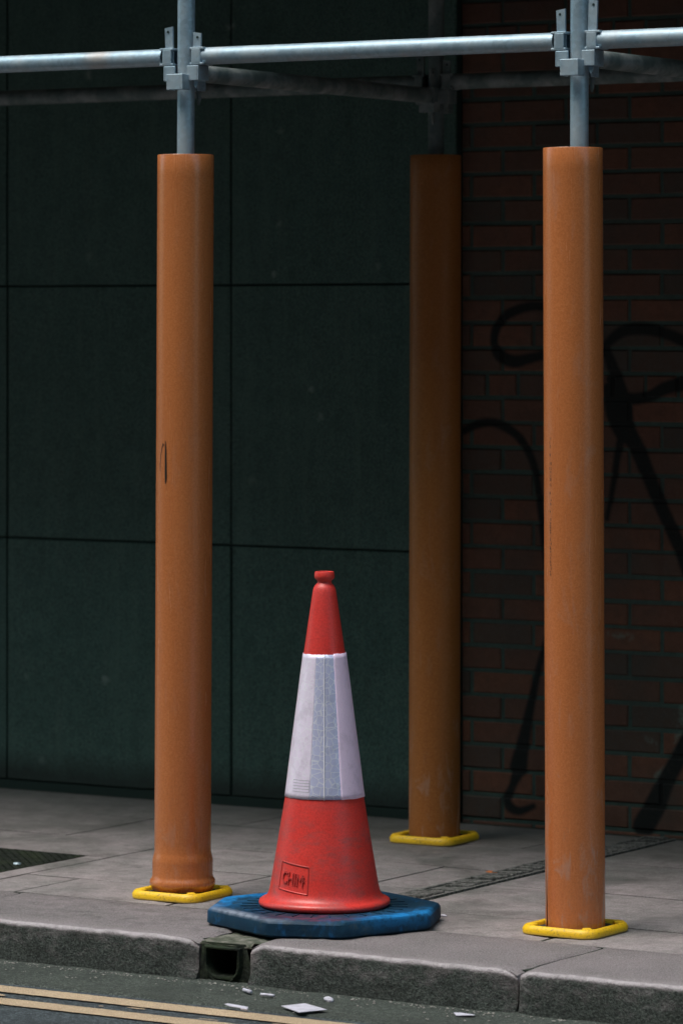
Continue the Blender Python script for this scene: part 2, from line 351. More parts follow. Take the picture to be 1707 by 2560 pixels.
# ------------------------------------------------------------------ object helpers
def link(name, me, mat, parent=None, smooth=False):
    o = bpy.data.objects.new(name, me); C.objects.link(o)
    if mat is not None:
        for m_ in (mat if isinstance(mat, (list, tuple)) else [mat]): me.materials.append(m_)
    if parent is not None: o.parent = parent
    if smooth:
        for p in me.polygons: p.use_smooth = True
    return o
def fin(bm, name):
    me = bpy.data.meshes.new(name); bmesh.ops.recalc_face_normals(bm, faces=bm.faces); bm.to_mesh(me); bm.free(); return me
def tag(o, label=None, cat=None, group=None, kind=None):
    if label: o['label'] = label
    if cat: o['category'] = cat
    if group: o['group'] = group
    if kind: o['kind'] = kind
    return o
def thing(name, loc, label, cat, group=None):
    o = bpy.data.objects.new(name, None); C.objects.link(o); o.location = loc; o.empty_display_size = .1
    return tag(o, label, cat, group)
def box(bm, x0, x1, y0, y1, z0, z1, bev=0, mtx=None):
    v = [bm.verts.new((x, y, z)) for z in (z0, z1) for y in (y0, y1) for x in (x0, x1)]
    fs = [(0,2,3,1),(4,5,7,6),(0,1,5,4),(2,6,7,3),(0,4,6,2),(1,3,7,5)]
    F_ = [bm.faces.new([v[i] for i in f]) for f in fs]
    if mtx is not None:
        for q in v: q.co = mtx @ q.co
    if bev:
        es = list({e for f in F_ for e in f.edges})
        bmesh.ops.bevel(bm, geom=es, offset=bev, segments=2, profile=.5, affect='EDGES')
def tube(bm, a, b, r, seg=32, rin=None, caps=True, steps=1):
    a, b = Vector(a), Vector(b); d = (b-a).normalized()
    up = Vector((0, 0, 1)) if abs(d.z) < .9 else Vector((1, 0, 0))
    e1 = d.cross(up).normalized(); e2 = d.cross(e1)
    rings = []
    for k in range(steps+1):
        c = a.lerp(b, k/steps)
        rings.append([bm.verts.new(c + r*(math.cos(2*math.pi*i/seg)*e1 + math.sin(2*math.pi*i/seg)*e2)) for i in range(seg)])
    for r0, r1 in zip(rings[:-1], rings[1:]):
        for i in range(seg): bm.faces.new((r0[i], r0[(i+1)%seg], r1[(i+1)%seg], r1[i]))
    if rin:
        for c, rg in ((a, rings[0]), (b, rings[-1])):
            inn = [bm.verts.new(c + rin*(math.cos(2*math.pi*i/seg)*e1 + math.sin(2*math.pi*i/seg)*e2)) for i in range(seg)]
            dep = [bm.verts.new(q.co + (d*.25 if c == a else -d*.25)) for q in inn]
            for i in range(seg):
                j = (i+1) % seg
                bm.faces.new((rg[i], rg[j], inn[j], inn[i])); bm.faces.new((inn[i], inn[j], dep[j], dep[i]))
            bm.faces.new(dep)
    elif caps:
        bm.faces.new(rings[0]); bm.faces.new(rings[-1])
def lathe(bm, prof, seg=96, a0=0.0, a1=2*math.pi, closed=True, uv=None):
    rings = []
    for r, z in prof:
        n = seg if closed else seg+1
        rings.append([bm.verts.new((r*math.cos(a0+(a1-a0)*i/seg), r*math.sin(a0+(a1-a0)*i/seg), z)) for i in range(n)])
    for r0, r1 in zip(rings[:-1], rings[1:]):
        for i in range(seg):
            j = (i+1) % seg if closed else i+1
            bm.faces.new((r0[i], r0[j], r1[j], r1[i]))
def autosmooth(o, ang=35):
    me = o.data
    for p in me.polygons: p.use_smooth = True
    me.set_sharp_from_angle(angle=R(ang))
def vnoise(x, y, z, s, seed=0):
    from mathutils import noise
    return noise.noise(Vector((x*s+seed, y*s-seed, z*s+seed*.3)))

# ================================================================== SETTING
bm = bmesh.new(); box(bm, -140, 140, -140, 140, -.6, -.14)
tag(link('ground', fin(bm, 'ground'), M['road']), kind='structure')
KF, KB = 8.56, 9.01; ROADZ = -.12
bm = bmesh.new(); box(bm, -60, 60, -.6, 8.62, -.139, ROADZ)
tag(link('road', fin(bm, 'road'), M['road']), kind='structure')
# gutter band, a slightly wavy sheet rising to the kerb
bm = bmesh.new(); N = 160; prev = None
for i in range(N+1):
    x = -10 + 8*i/N
    yf = 8.318 + .006*vnoise(x, 0, 0, 5) + .003*vnoise(x, 0, 0, 30)
    row = [bm.verts.new((x, yf, ROADZ-.002)), bm.verts.new((x, yf+.006, ROADZ+.005)), bm.verts.new((x, 8.44, ROADZ+.006+.002*vnoise(x, 8.4, 0, 7))),
           bm.verts.new((x, 8.53, ROADZ+.012+.004*vnoise(x, 8.5, 0, 9))), bm.verts.new((x, 8.60, ROADZ+.018+.006*vnoise(x, 8.6, 0, 14)))]
    if prev:
        for k in range(4): bm.faces.new((prev[k], prev[k+1], row[k+1], row[k]))
    prev = row
g = tag(link('gutter', fin(bm, 'gutter'), M['gutter'], smooth=True), kind='structure')
# double yellow lines, each a worn edged sheet
ym = bpy.data.objects.new('road_marking', None); C.objects.link(ym); tag(ym, kind='structure')
for y0, y1 in ((8.198, 8.276), (8.048, 8.124)):
    bm = bmesh.new(); prev = None
    for i in range(1201):
        x = -11 + 8*i/1200
        a = y0 + .0022*vnoise(x, y0, 0, 22) + .003*vnoise(x, y0, 4, 90); b = y1 + .0022*vnoise(x, y1, 0, 22) + .003*vnoise(x, y1, 4, 90)
        row = [bm.verts.new((x, a, ROADZ+.004)), bm.verts.new((x, b, ROADZ+.004))]
        if prev: bm.faces.new((prev[0], prev[1], row[1], row[0]))
        prev = row
    link('yellow_line', fin(bm, 'yellow_line'), M['line'], ym)
# flecks of the older paint between the lines
bm = bmesh.new()
for k in range(26):
    x = random.uniform(-7.6, -4.4); y = 8.16 + random.uniform(-.022, .022); w = random.uniform(.01, .05); h = random.uniform(.003, .007)
    bm.faces.new([bm.verts.new((x+w*math.cos(q)*random.uniform(.7, 1), y+h*math.sin(q)*random.uniform(.6, 1), ROADZ+.004)) for q in [2*math.pi*i/8 for i in range(8)]])
o = link('paint_fleck', fin(bm, 'paint_fleck'), M['line'], ym); o['kind'] = 'stuff'

# kerb stones ------------------------------------------------------
kerb = bpy.data.objects.new('kerb', None); C.objects.link(kerb); tag(kerb, kind='structure')
def kerb_stone(x0, x1, seed, chipl=0, chipr=0):
    tg = .36 if x1 < -5.7 else .0
    prof = [(KB-.004, -.03, tg, 0), (KB-.004, -.004, tg, 0), (KB-.010, .0, tg, 0)]
    for k in range(1, 9): prof.append((KB-.010-(KB-.010-(KF+.015))*k/8, 0, tg if k < 7 else tg*.4, 0.25 if k == 8 else 0))
    for k in range(1, 7):
        a = R(90*k/6); prof.append((KF+.015-.015*math.sin(a), -.014+.014*math.cos(a), .0+.72*(k/6)**1.6, [1, 1, 1, .6, .1, .0][k-1]))
    for k in range(1, 7): prof.append((KF-.004*k/6, -.014-.131*k/6, .78+.25*k/6, 0))
    n = int((x1-x0)/.012); bm = bmesh.new(); L = bm.verts.layers.float_vector.new('grime'); prev = None; ends = []
    for i in range(n+1):
        x = x0 + (x1-x0)*i/n; e = min(i, n-i); rr = .005*max(0, 1-e/1.6)
        chip = 0
        if chipl and x-x0 < .05: chip = max(chip, chipl*(1-(x-x0)/.05))
        if chipr and x1-x < .07: chip = max(chip, chipr*(1-(x1-x)/.07)**1.5)
        row = []
        for j, (y, z, g_, nz) in enumerate(prof):
            onf = max(0, min(1, (KF+.09-y)/.09))
            dz = .0028*vnoise(x, y, z, 14, seed) + .0018*vnoise(x, y, z, 50, seed)
            dy = (.006*vnoise(x, y, z, 11, seed+4) + .004*vnoise(x, y, z, 38, seed))*(1 if j > 9 else 0)
            zz = z + (dz if j > 2 else 0) - (rr if j > 1 and z > -.06 else 0) - chip*.030*onf*(1 if z > -.07 else .2)
            v = bm.verts.new((x, y+dy+(chip*.030 if j > 10 and z > -.10 else 0)+(rr*.8 if j > 12 else 0), zz))
            v[L] = (g_*(1-.5*chip), nz, 0); row.append(v)
        if prev:
            for k in range(len(prof)-1): bm.faces.new((prev[k], prev[k+1], row[k+1], row[k]))
        if i in (0, n): ends.append(row)
        prev = row
    for rw in ends:
        bl = bm.verts.new((rw[0].co.x, KB-.004, -.15)); bm.faces.new(rw+[bl])
    o = link('kerb_stone', fin(bm, 'kerb_stone'), M['kerb'], kerb); autosmooth(o, 50); return o
G = .0035
for i, (a, b, cl, cr) in enumerate([(-9.35, -8.44, 0, 0), (-8.43, -7.60, 0, 0), (-7.59, -6.715, 0, .5), (-6.706, -5.815, .5, .4), (-5.655, -4.868, .45, .4), (-4.860, -3.97, .2, 0), (-3.96, -3.1, 0, 0), (-3.09, -2.2, 0, 0)]):
    kerb_stone(a, b, i*3.1, cl, cr)
bm = bmesh.new(); box(bm, -60, -9.36, KF, KB-.005, -.14, -.002); box(bm, -2.19, 60, KF, KB-.005, -.14, -.002)
o = link('kerb_stone', fin(bm, 'kerb_far'), M['kerb'], kerb); o['kind'] = 'stuff'
bm = bmesh.new(); box(bm, -9.4, -5.82, KF+.05, KB-.005, -.139, -.006); box(bm, -5.64, -2.1, KF+.05, KB-.005, -.139, -.006)
link('joint_bed', fin(bm, 'joint_bed'), M['jdirt'], kerb)

# pavement ---------------------------------------------------------
pave = bpy.data.objects.new('pavement', None); C.objects.link(pave); tag(pave, kind='structure')
bm = bmesh.new(); box(bm, -60, 60, KB, 11.4, -.139, -.0045); link('slab_bed', fin(bm, 'slab_bed'), M['jdirt'], pave)
CHX0, CHX1 = -5.795, -5.675                  # drain channel across the footway
CV = (-7.66, -7.01, 9.12, 9.735)             # metal cover
def slab(x0, x1, y0, y1, g=.0028):
    bm = bmesh.new(); t_ = random.uniform(-.0012, .0012)
    nx, ny = max(2, int((x1-x0)/.06)), max(2, int((y1-y0)/.06)); rows = []
    for j in range(ny+1):
        rw = []
        for i in range(nx+1):
            x = x0+g+(x1-x0-2*g)*i/nx; y = y0+g+(y1-y0-2*g)*j/ny
            e = i in (0, nx) or j in (0, ny)
            rw.append(bm.verts.new((x, y, t_ - (.003 if e else 0) + .0010*vnoise(x, y, 0, 4))))
        rows.append(rw)
    for j in range(ny):
        for i in range(nx): bm.faces.new((rows[j][i], rows[j][i+1], rows[j+1][i+1], rows[j+1][i]))
    bd = [rows[0][i] for i in range(nx+1)] + [rows[j][nx] for j in range(1, ny+1)] + [rows[ny][i] for i in range(nx-1, -1, -1)] + [rows[j][0] for j in range(ny-1, 0, -1)]
    lo = [bm.verts.new((q.co.x, q.co.y, -.013)) for q in bd]
    for k in range(len(bd)): bm.faces.new((bd[k], bd[(k+1) % len(bd)], lo[(k+1) % len(bd)], lo[k]))
    o = link('paving_slab', fin(bm, 'paving_slab'), M['slab'], pave); autosmooth(o, 60); return o
rowsL = [(9.012, 9.325, [-6.735, -6.22, CHX0]),
         (9.325, 9.66, [-6.925, -6.30, CHX0]),
         (9.66, 10.09, [-6.925, -6.52, -5.975, CHX0]),
         (10.09, 10.56, [-7.96, -7.34, -6.74, -6.15, CHX0]),
         (10.56, 10.99, [-8.2, -7.62, -7.02, -6.43, -5.98, CHX0])]
for y0, y1, xs in rowsL:
    for a, b in zip(xs[:-1], xs[1:]): slab(a, b, y0, y1, .006 if y0 < 9.2 else .0036 if y0 < 9.4 else .0020)
slab(-6.925, -6.735, 9.012, 9.325, .006); slab(-8.9, -6.925, 9.012, 9.115, .006)
slab(-7.005, -6.925, 9.115, 9.74); slab(-8.3, -7.665, 9.115, 9.74); slab(-8.3, -7.4, 9.74, 10.09, .0032); slab(-7.4, -6.925, 9.74, 10.09, .0032)
slab(-8.9, -8.3, 9.115, 10.09); slab(-8.9, -7.96, 10.09, 10.56); slab(-8.9, -8.2, 10.56, 10.99)
rowsR = [(9.012, 9.33, [CHX1, -5.05, -4.45, -3.9]), (9.33, 9.86, [CHX1, -5.045, -4.45, -3.9]), (9.86, 10.43, [CHX1, -5.36, -4.75, -4.15, -3.9]), (10.43, 10.99, [CHX1, -5.05, -4.45, -3.9])]
for y0, y1, xs in rowsR:
    for a, b in zip(xs[:-1], xs[1:]): slab(a, b, y0, y1, .006 if y0 < 9.2 else .0020)
bm = bmesh.new(); box(bm, -60, -8.905, KB+.002, 11.4, -.012, -.002); box(bm, -3.895, 60, KB+.002, 11.4, -.012, -.002)
o = link('paving_slab', fin(bm, 'paving_far'), M['slab'], pave); o['kind'] = 'stuff'

# ================================================================== WALLS
wall = thing('panelled_wall', (-7.4, 11.0, 0), 'dark green painted wall of large square panels with recessed joints, left of the brickwork', 'wall')
wall.location = (0, 0, 0)
PX = [-10.1, -9.175, -8.25, -7.33, -6.47]; PZ = [.026, .856, 1.716, 3.4]
bm = bmesh.new(); box(bm, -10.1, -6.47, 11.0085, 11.4, -.02, 3.4); link('backing', fin(bm, 'backing'), M['joint'], wall)
for i in range(4):
    for j in range(3):
        g = .0035; bm = bmesh.new()
        dy = random.uniform(-.002, .002)
        box(bm, PX[i]+(g if i else 0), PX[i+1]-(g if i < 3 else 0), 11.0+dy, 11.008, PZ[j]+g, PZ[j+1]-g, .003)
        link('panel', fin(bm, 'panel'), M['panel'], wall)
bm = bmesh.new(); box(bm, -10.1, -6.47, 11.003, 11.008, -.01, .026, .002); link('plinth', fin(bm, 'plinth'), M['joint'], wall)

bw = thing('brick_wall', (0, 0, 0), 'old dark red brick wall sprayed with black graffiti, behind the right hand post', 'wall')
BX0, BX1 = -6.467, -3.6
bm = bmesh.new(); box(bm, BX0, BX1, WALL_Y+.004, 11.4, -.02, 3.4); link('mortar', fin(bm, 'mortar'), M['mortar'], bw)
CH, SL = .079, .227
def brick_verts(x0, x1, z0, z1):
    bm = bmesh.new(); dy = random.uniform(-.0025, .002)
    w = x1-x0; h = z1-z0
    j = lambda s=.0014: random.uniform(-s, s)
    box(bm, x0, x1, WALL_Y+dy, WALL_Y+.02, z0, z1)
    for v in bm.verts: v.co.x += j(); v.co.z += j()
    bmesh.ops.bevel(bm, geom=[e for e in bm.edges if sum(1 for q in e.verts if q.co.y < WALL_Y+.01) == 2], offset=.004, segments=1, affect='EDGES')
    return bm
rest = bmesh.new(); nb = 0
for k in range(-1, 42):
    z0 = .017 + k*CH; z1 = z0 + CH - .012
    header = k in (17, 31)
    step = SL/2 if header else SL
    x = (-6.431 if k % 2 else -6.317) + .0055 - SL*(.75 if header else 1)
    while x < BX1:
        a, b = max(x, BX0+.001), min(x+step-.011, BX1)
        if b-a > .02:
            bm = brick_verts(a, b, z0, z1)
            if b < -5.35 and z1 < 2.75 and nb < 298:
                link('brick', fin(bm, 'brick'), M['brick'], bw); nb += 1
            else:
                me = fin(bm, 'tmp'); rest.from_mesh(me); bpy.data.meshes.remove(me)
        x += step
o = link('brick', fin(rest, 'brick_rest'), M['brick'], bw); o['kind'] = 'stuff'
bm = bmesh.new(); box(bm, -30, -10.1, 11.0, 11.4, -.02, 3.4); box(bm, BX1, 30, WALL_Y, 11.4, -.02, 3.4); box(bm, -30, 30, 11.0, 11.4, 3.401, 11)
tag(link('building_wall', fin(bm, 'building_wall'), M['opp']), 'plain dark building frontage continuing past and above the boarded walls', 'building')

# the far side of the street, behind the camera: closes the street's sky
ob = thing('terraced_building', (0, 0, 0), 'brick terrace on the opposite side of the street', 'building')
bm = bmesh.new(); box(bm, -36, 36, -9.0, -3.2, -.13, 15); link('wall', fin(bm, 'opp_wall'), M['opp'], ob)
for fl in range(5):
    for k in range(-11, 12):
        bm = bmesh.new(); box(bm, k*2.9-.55, k*2.9+.55, -3.22, -3.16, .9+fl*2.7, 2.5+fl*2.7); link('window', fin(bm, 'window'), M['glass'], ob)

# ================================================================== SCAFFOLD
LP, RP, BP = Vector((-6.271, 9.168, 0)), Vector((-5.041, 9.185, 0)), Vector((-6.289, 10.562, 0))
LZ, TZ = 2.330, 2.287
TR = .02415
def strap(bm, ang, z0, z1):
    m_ = Matrix.Rotation(ang, 4, 'Z')
    box(bm, .020, .056, -.027, -.021, z0, z1, .002, m_); box(bm, .020, .056, .021, .027, z0, z1, .002, m_); box(bm, .051, .058, -.027, .027, z0, z1, .002, m_)
def standard(loc, lean, label):
    s = thing('scaffold_standard', loc, label, 'scaffold pole', 'scaffold standards')
    bm = bmesh.new(); tube(bm, (0, 0, .03), (lean[0]*4.6, lean[1]*4.6, 4.6), TR, 48)
    autosmooth(link('tube', fin(bm, 'tube'), M['galv'] if loc is not BP else M['galv_shaded'], s), 40)
    off = Vector((lean[0]*2.3, lean[1]*2.3, 0))
    for k, (zz0, zz1) in enumerate(((2.262, 2.304), (2.236, 2.280), (2.262, 2.304), (2.236, 2.280))):
        bm = bmesh.new(); strap(bm, R(90*k+180), zz0, zz1)
        o = link('bracket', fin(bm, 'bracket'), M['galv'] if loc is not BP else M['galv_shaded'], s); o.location = off
    return s
def rt(k): return (k*CT, k*ST)
RPs = RP + Vector((*rt(.006), 0))
standard(LP, rt(.0044), 'galvanised scaffold pole rising from the orange sleeve left of the cone')
standard(RPs, rt(.0022), 'galvanised scaffold pole rising from the rightmost orange sleeve')
standard(BP, rt(.0022), 'scaffold pole in shade above the rear orange sleeve by the wall')
LT, RT, BT = [p_ + Vector((*rt(k_*2.33), 0)) for p_, k_ in ((LP, .0044), (RPs, .0022), (BP, .0022))]

def bar(name, a, b, z, label, cat, group, mat, wedge_a=True, wedge_b=True, band=False, in_a=.062, in_b=.062, extra=0):
    """horizontal scaffold tube from post a to post b with pressed end hooks and driven wedges"""
    a = Vector((a[0], a[1], z)); b = Vector((b[0], b[1], z)); d = (b-a).normalized(); L = (b-a).length
    s = thing(name, a, label, cat, group); s.rotation_euler = (0, 0, math.atan2(d.y, d.x))
    bm = bmesh.new(); tube(bm, (in_a, 0, 0), (L-in_b, 0, 0), TR, 48, rin=.020)
    autosmooth(link('tube', fin(bm, 'ledger_tube'), mat, s), 40)
    for on, x, sg in ((wedge_a, 0, 1), (wedge_b, L, -1)):
        if not on: continue
        bm = bmesh.new()
        m_ = Matrix.Translation((x, 0, 0)) @ Matrix.Diagonal((sg, 1, 1, 1))
        box(bm, .028, .072, -.026, .026, .018, .0245, .0015, m_)
        box(bm, .028, .072, -.026, .026, -.0245, -.018, .0015, m_)
        box(bm, .058, .0625, -.026, .026, -.0245, .0245, .001, m_)
        box(bm, .0335, .060, -.0265, -.0215, -.020, .020, .0012, m_); box(bm, .0335, .060, .0215, .0265, -.020, .020, .0012, m_)
        link('end_hook', fin(bm, 'end_hook'), mat, s)
        bm = bmesh.new(); up = .072 + (.014 if sg < 0 else extra-.004); lo = -.088
        tilt = Matrix.Translation((x, 0, 0)) @ Matrix.Diagonal((sg, 1, 1, 1)) @ Matrix.Rotation(R(2.5), 4, 'Y')
        vs_ = []
        for y in (-.0165, -.0105):
            vs_.append([bm.verts.new(tilt @ Vector(p)) for p in ((.031, y, up), (.057, y, up-.003), (.058, y, -.03), (.052, y, lo+.012), (.046, y, lo), (.040, y, lo+.01), (.034, y, -.03))])
        bm.faces.new(vs_[0]); bm.faces.new(vs_[1][::-1])
        for i in range(7): bm.faces.new((vs_[0][i], vs_[0][(i+1) % 7], vs_[1][(i+1) % 7], vs_[1][i]))
        w = link('wedge', fin(bm, 'wedge'), mat, s)
        bm = bmesh.new(); mm = tilt; tube(bm, mm @ Vector((.046, -.0180, up-.014)), mm @ Vector((.046, -.009, up-.014)), .0035, 12); link('wedge_hole', fin(bm, 'wedge_hole'), M['joint'], w)
    if band:
        bm = bmesh.new(); tube(bm, (in_a-.001, 0, 0), (in_a+.005, 0, 0), TR+.0009, 48, caps=False); autosmooth(link('paint_band', fin(bm, 'paint_band'), M['yellow'], s), 40)
    return s
gl = 'scaffold ledgers'
bar('scaffold_ledger', (LT.x-2.44, LT.y-.01), LT, LZ, 'front galvanised scaffold tube running off the left edge, rust patch on top', 'scaffold tube', gl, M['galv'], in_b=.072)
bar('scaffold_ledger', LT, RT, LZ, 'front galvanised scaffold tube spanning between the two front posts', 'scaffold tube', gl, M['galv'], in_a=.050, in_b=.070)
bar('scaffold_ledger', RT, (RT.x+2.44, RT.y+.01), LZ, 'front galvanised scaffold tube with yellow band running off the right edge', 'scaffold tube', gl, M['galv'], band=True, in_a=.056, extra=.040)
bar('scaffold_ledger', (BT.x-2.44, BT.y), BT, LZ, 'rear shaded scaffold tube running left from the back post', 'scaffold tube', gl, M['galv_shaded'])
bar('scaffold_ledger', BT, (BT.x+2.44, BT.y), LZ, 'rear shaded scaffold tube running right from the back post', 'scaffold tube', gl, M['galv_shaded'])
bar('scaffold_transom', LT, BT, TZ, 'scaffold cross tube running back from the left front post to the back post', 'scaffold tube', 'scaffold transoms', M['galv_shaded'])
bar('scaffold_transom', RT, (RT.x, BT.y), TZ, 'scaffold cross tube running back from the right front post', 'scaffold tube', 'scaffold transoms', M['galv_shaded'])

# boarded lift overhead: it is what shades the footway
dk = thing('scaffold_deck', (0, 0, 0), 'timber boarded scaffold lift overhead above the footway', 'scaffold deck')
for k in range(8):
    y = 9.27 + k*.228
    bm = bmesh.new(); box(bm, -16, 6, y, y+.222, 2.74, 2.78); link('board', fin(bm, 'board'), M['timber'], dk)

# sleeves ----------------------------------------------------------
def sleeve(loc, z0, z1, mat, label, lean, socket=False, slit=False, segs=96):
    s = thing('orange_post_sleeve', loc, label, 'pipe sleeve', 'orange plastic sleeves round the scaffold posts')
    Rr = .0783; th = .0042
    outer = [(Rr, z) for z in np.linspace(z0, z1-.002, 40)] + [(Rr-.0012, z1)]
    if socket:
        outer = [(.0835, z0), (.0845, z0+.004), (.0890, z0+.010), (.0912, z0+.018), (.0902, z0+.027), (.0855, z0+.032), (.0838, z0+.04), (.0838, z0+.075), (.0835, z0+.084), (.0805, z0+.096), (.0783, z0+.106)] + [(Rr, z) for z in np.linspace(z0+.13, z1-.002, 36)] + [(Rr-.0012, z1)]
    inner = [(Rr-th, z1), (Rr-th, z1-.3), (Rr-th, z0+.15), (Rr-th, z0)]
    bm = bmesh.new(); prof = outer+inner+[outer[0]]
    rings = []
    for r, z in prof:
        ring = []
        if slit:
            gp = max(0, (.20-(z-z0))/.20)**.8*.045
            a0 = SLIT+gp; a1 = SLIT+2*math.pi-.0001
        else: a0, a1 = 0, 2*math.pi
        n = segs+1 if slit else segs
        for i in range(n):
            a = a0+(a1-a0)*i/segs
            rr = r*(1+.0016*math.sin(2*a+loc.x*9)) - (.002*max(0, (.2-(z-z0))/.2)*max(0, 1-i/8) if slit else 0)
            k = (z-z0)
            ring.append(bm.verts.new((rr*math.cos(a)+lean[0]*k, rr*math.sin(a)+lean[1]*k, z)))
        rings.append(ring)
    for r0, r1 in zip(rings[:-1], rings[1:]):
        for i in range(segs):
            j = i+1 if slit else (i+1) % segs
            bm.faces.new((r0[i], r0[j], r1[j], r1[i]))
    o = link('pipe', fin(bm, 'pipe'), mat, s); autosmooth(o, 50); return s
camdir = math.atan2(-RP.y, -RP.x)            # from the right post to the camera
def angle_for(loc, off):                     # surface angle whose normal sits `off` of the radius to the right on the picture
    ax = math.atan2(-loc.y, -loc.x); return ax + math.asin(off)
SLIT = angle_for(RP, -.955)
s_left = sleeve(LP, .022, 2.058, M['orange_a'], 'leftmost orange pipe sleeve with a flared collar at its foot and a pen mark', rt(.0044), socket=True)
s_right = sleeve(RP, .018, 2.050, M['orange_b'], 'orange pipe sleeve in front of the brick wall, split up its lower left side, rightmost', rt(-.0033), slit=True)
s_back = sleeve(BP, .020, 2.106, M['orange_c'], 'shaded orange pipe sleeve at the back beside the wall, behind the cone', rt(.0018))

def wrap(bm_src, R0, ang0, z0):
    for v in bm_src.verts:
        a = ang0 + v.co.x/R0; rr = R0 + v.co.y
        v.co = Vector((rr*math.cos(a), rr*math.sin(a), z0+v.co.z))
def ribbon(bm, pts, y=.0006):
    prev = None
    for i, (x, z, w) in enumerate(pts):
        x2, z2 = pts[min(i+1, len(pts)-1)][:2]; x1, z1 = pts[max(i-1, 0)][:2]
        d = Vector((x2-x1, z2-z1)).normalized(); n = Vector((-d.y, d.x))*w/2
        row = [bm.verts.new((x+n.x, y, z+n.y)), bm.verts.new((x-n.x, y, z-n.y))]
        if prev: bm.faces.new((prev[0], prev[1], row[1], row[0]))
        prev = row
# pen mark on the left sleeve (a tall hooked stroke)
bm = bmesh.new(); sc = 1.11e-3
pen = [(-9, -54, 1), (-11, -45, 1.5), (-13, -20, 1.5), (-12, 5, 1.6), (-9, 28, 2), (-6, 45, 2.5), (-3, 48, 3), (0, 40, 2.4), (1.0, 50, 2), (1.5, 57, 2.4)]
P1 = [(x*sc*1.4, z*sc, w*sc) for x, z, w in [(-14, -22, 1.4), (-14.5, -2, 1.6), (-12, 22, 1.8), (-8, 40, 2.2), (-5.5, 47, 3.4), (-4, 42, 3.0)]]
P2 = [(x*sc*1.2, z*sc, w*sc) for x, z, w in [(0, 54, 1.6), (.3, 44, 3.0), (.5, 25, 4.6), (.8, 0, 5.5), (1.0, -20, 6.2), (1.0, -38, 6.0), (.6, -48, 4.0), (.2, -53, 1.5)]]
ribbon(bm, P1); ribbon(bm, P2, .0010)
wrap(bm, .0783, angle_for(LP, -.66), CAMZ-(1157-HY)*1.102e-3)
link('pen_mark', fin(bm, 'pen_mark'), M['ink'], s_left).location = (*rt(.0044*1.18), 0)
# printed line up the right sleeve
def text_mesh(body, size):
    cu = bpy.data.curves.new('t', 'FONT'); cu.body = body; cu.size = size; cu.resolution_u = 3; cu.fill_mode = 'FRONT'
    ob_ = bpy.data.objects.new('t', cu); C.objects.link(ob_)
    dg = bpy.context.evaluated_depsgraph_get(); me = bpy.data.meshes.new_from_object(ob_.evaluated_get(dg))
    bpy.data.objects.remove(ob_); bpy.data.curves.remove(cu); return me
bm = bmesh.new(); y = 945.0
me = text_mesh('MNS', .015); tb = bmesh.new(); tb.from_mesh(me)
for v in tb.verts: v.co = Vector((v.co.y*.55, .0006, -v.co.x))
zc = lambda yy_: -(yy_-1300)*1.04e-3
for v in tb.verts: v.co.z += zc(1307)
m2 = bpy.data.meshes.new('x'); tb.to_mesh(m2); tb.free(); bm.from_mesh(m2)
while y < 1438:
    if 1300 < y < 1345: y = 1346
    L = random.uniform(3, 9)
    for k in range(2):
        z0_ = zc(y+random.uniform(0, 2)); w_ = random.uniform(.0008, .0020); xo = random.uniform(-.0005, .0055)
        bm.faces.new([bm.verts.new(p) for p in ((xo, .0006, z0_), (xo+w_, .0006, z0_), (xo+w_, .0006, z0_-L*1e-3), (xo, .0006, z0_-L*1e-3))])
    y += L + random.choice((2.5, 4, 5, 14))
wrap(bm, .0783, angle_for(RP, -.80), CAMZ-(1300-HY)*1.038e-3)
link('printed_text', fin(bm, 'printed_text'), M['ink'], s_right).location = (*rt(-.0033*1.08), 0)

# yellow feet ------------------------------------------------------
def foot_mesh():
    H = .112; cr = .044; bm = bmesh.new()
    def outline(h, c, z, n=7):
        pts = []
        for cx, cy, a0 in ((h-c, h-c, 0), (-h+c, h-c, 90), (-h+c, -h+c, 180), (h-c, -h+c, 270)):
            for k in range(n):
                a = R(a0+90*k/(n-1)); pts.append((cx+c*math.cos(a), cy+c*math.sin(a), z))
        return pts
    def bumpz(p):  # raised corners
        q = abs(p[0])*abs(p[1])/(H*H); return .0035*max(0, min(1, (q-.42)/.15))
    rings = [outline(H, cr, .002), outline(H+.001, cr, .016), outline(H-.003, cr, .023), outline(H-.009, cr-.006, .027), outline(H-.019, cr-.012, .0265), outline(H-.0225, cr-.014, .020), outline(H-.0235, cr-.014, .012)]
    V = []
    for k, rg in enumerate(rings):
        V.append([bm.verts.new((x, y, z+(bumpz((x, y)) if k in (2, 3, 4) else 0))) for x, y, z in rg])
    for a, b in zip(V[:-1], V[1:]):
        n = len(a)
        for i in range(n): bm.faces.new((a[i], a[(i+1) % n], b[(i+1) % n], b[i]))
    bm.faces.new(V[0])
    for cx, cy in ((1, 1), (-1, 1), (-1, -1), (1, -1)):
        m_ = Matrix.Translation((cx*.083, cy*.083, .022)) @ Matrix.Rotation(math.atan2(cy, cx), 4, 'Z')
        box(bm, -.014, .014, -.011, .011, 0, .010, .003, m_)
    return fin(bm, 'foot')
fme = foot_mesh(); fme.materials.append(M['yellow'])
bm = bmesh.new(); box(bm, -.0815, .0815, -.0815, .0815, .0115, .0165, .001); pme = fin(bm, 'pad'); pme.materials.append(M['rubber'])
for loc, lab, rz in ((LP, 'yellow plastic base plate under the flared orange sleeve beside the blue cone base', 1.5), (RP, 'yellow plastic base plate under the rightmost orange sleeve, near the kerb', -1), (BP, 'yellow plastic base plate under the shaded rear sleeve near the wall', 2)):
    s = thing('yellow_base_plate', loc, lab, 'base plate', 'yellow base plates under the posts'); s.rotation_euler[2] = R(rz)
    o = bpy.data.objects.new('rim', fme); C.objects.link(o); o.parent = s; o.scale = (1, 1, .82); autosmooth(o, 40)
    o = bpy.data.objects.new('pad', pme); C.objects.link(o); o.parent = s

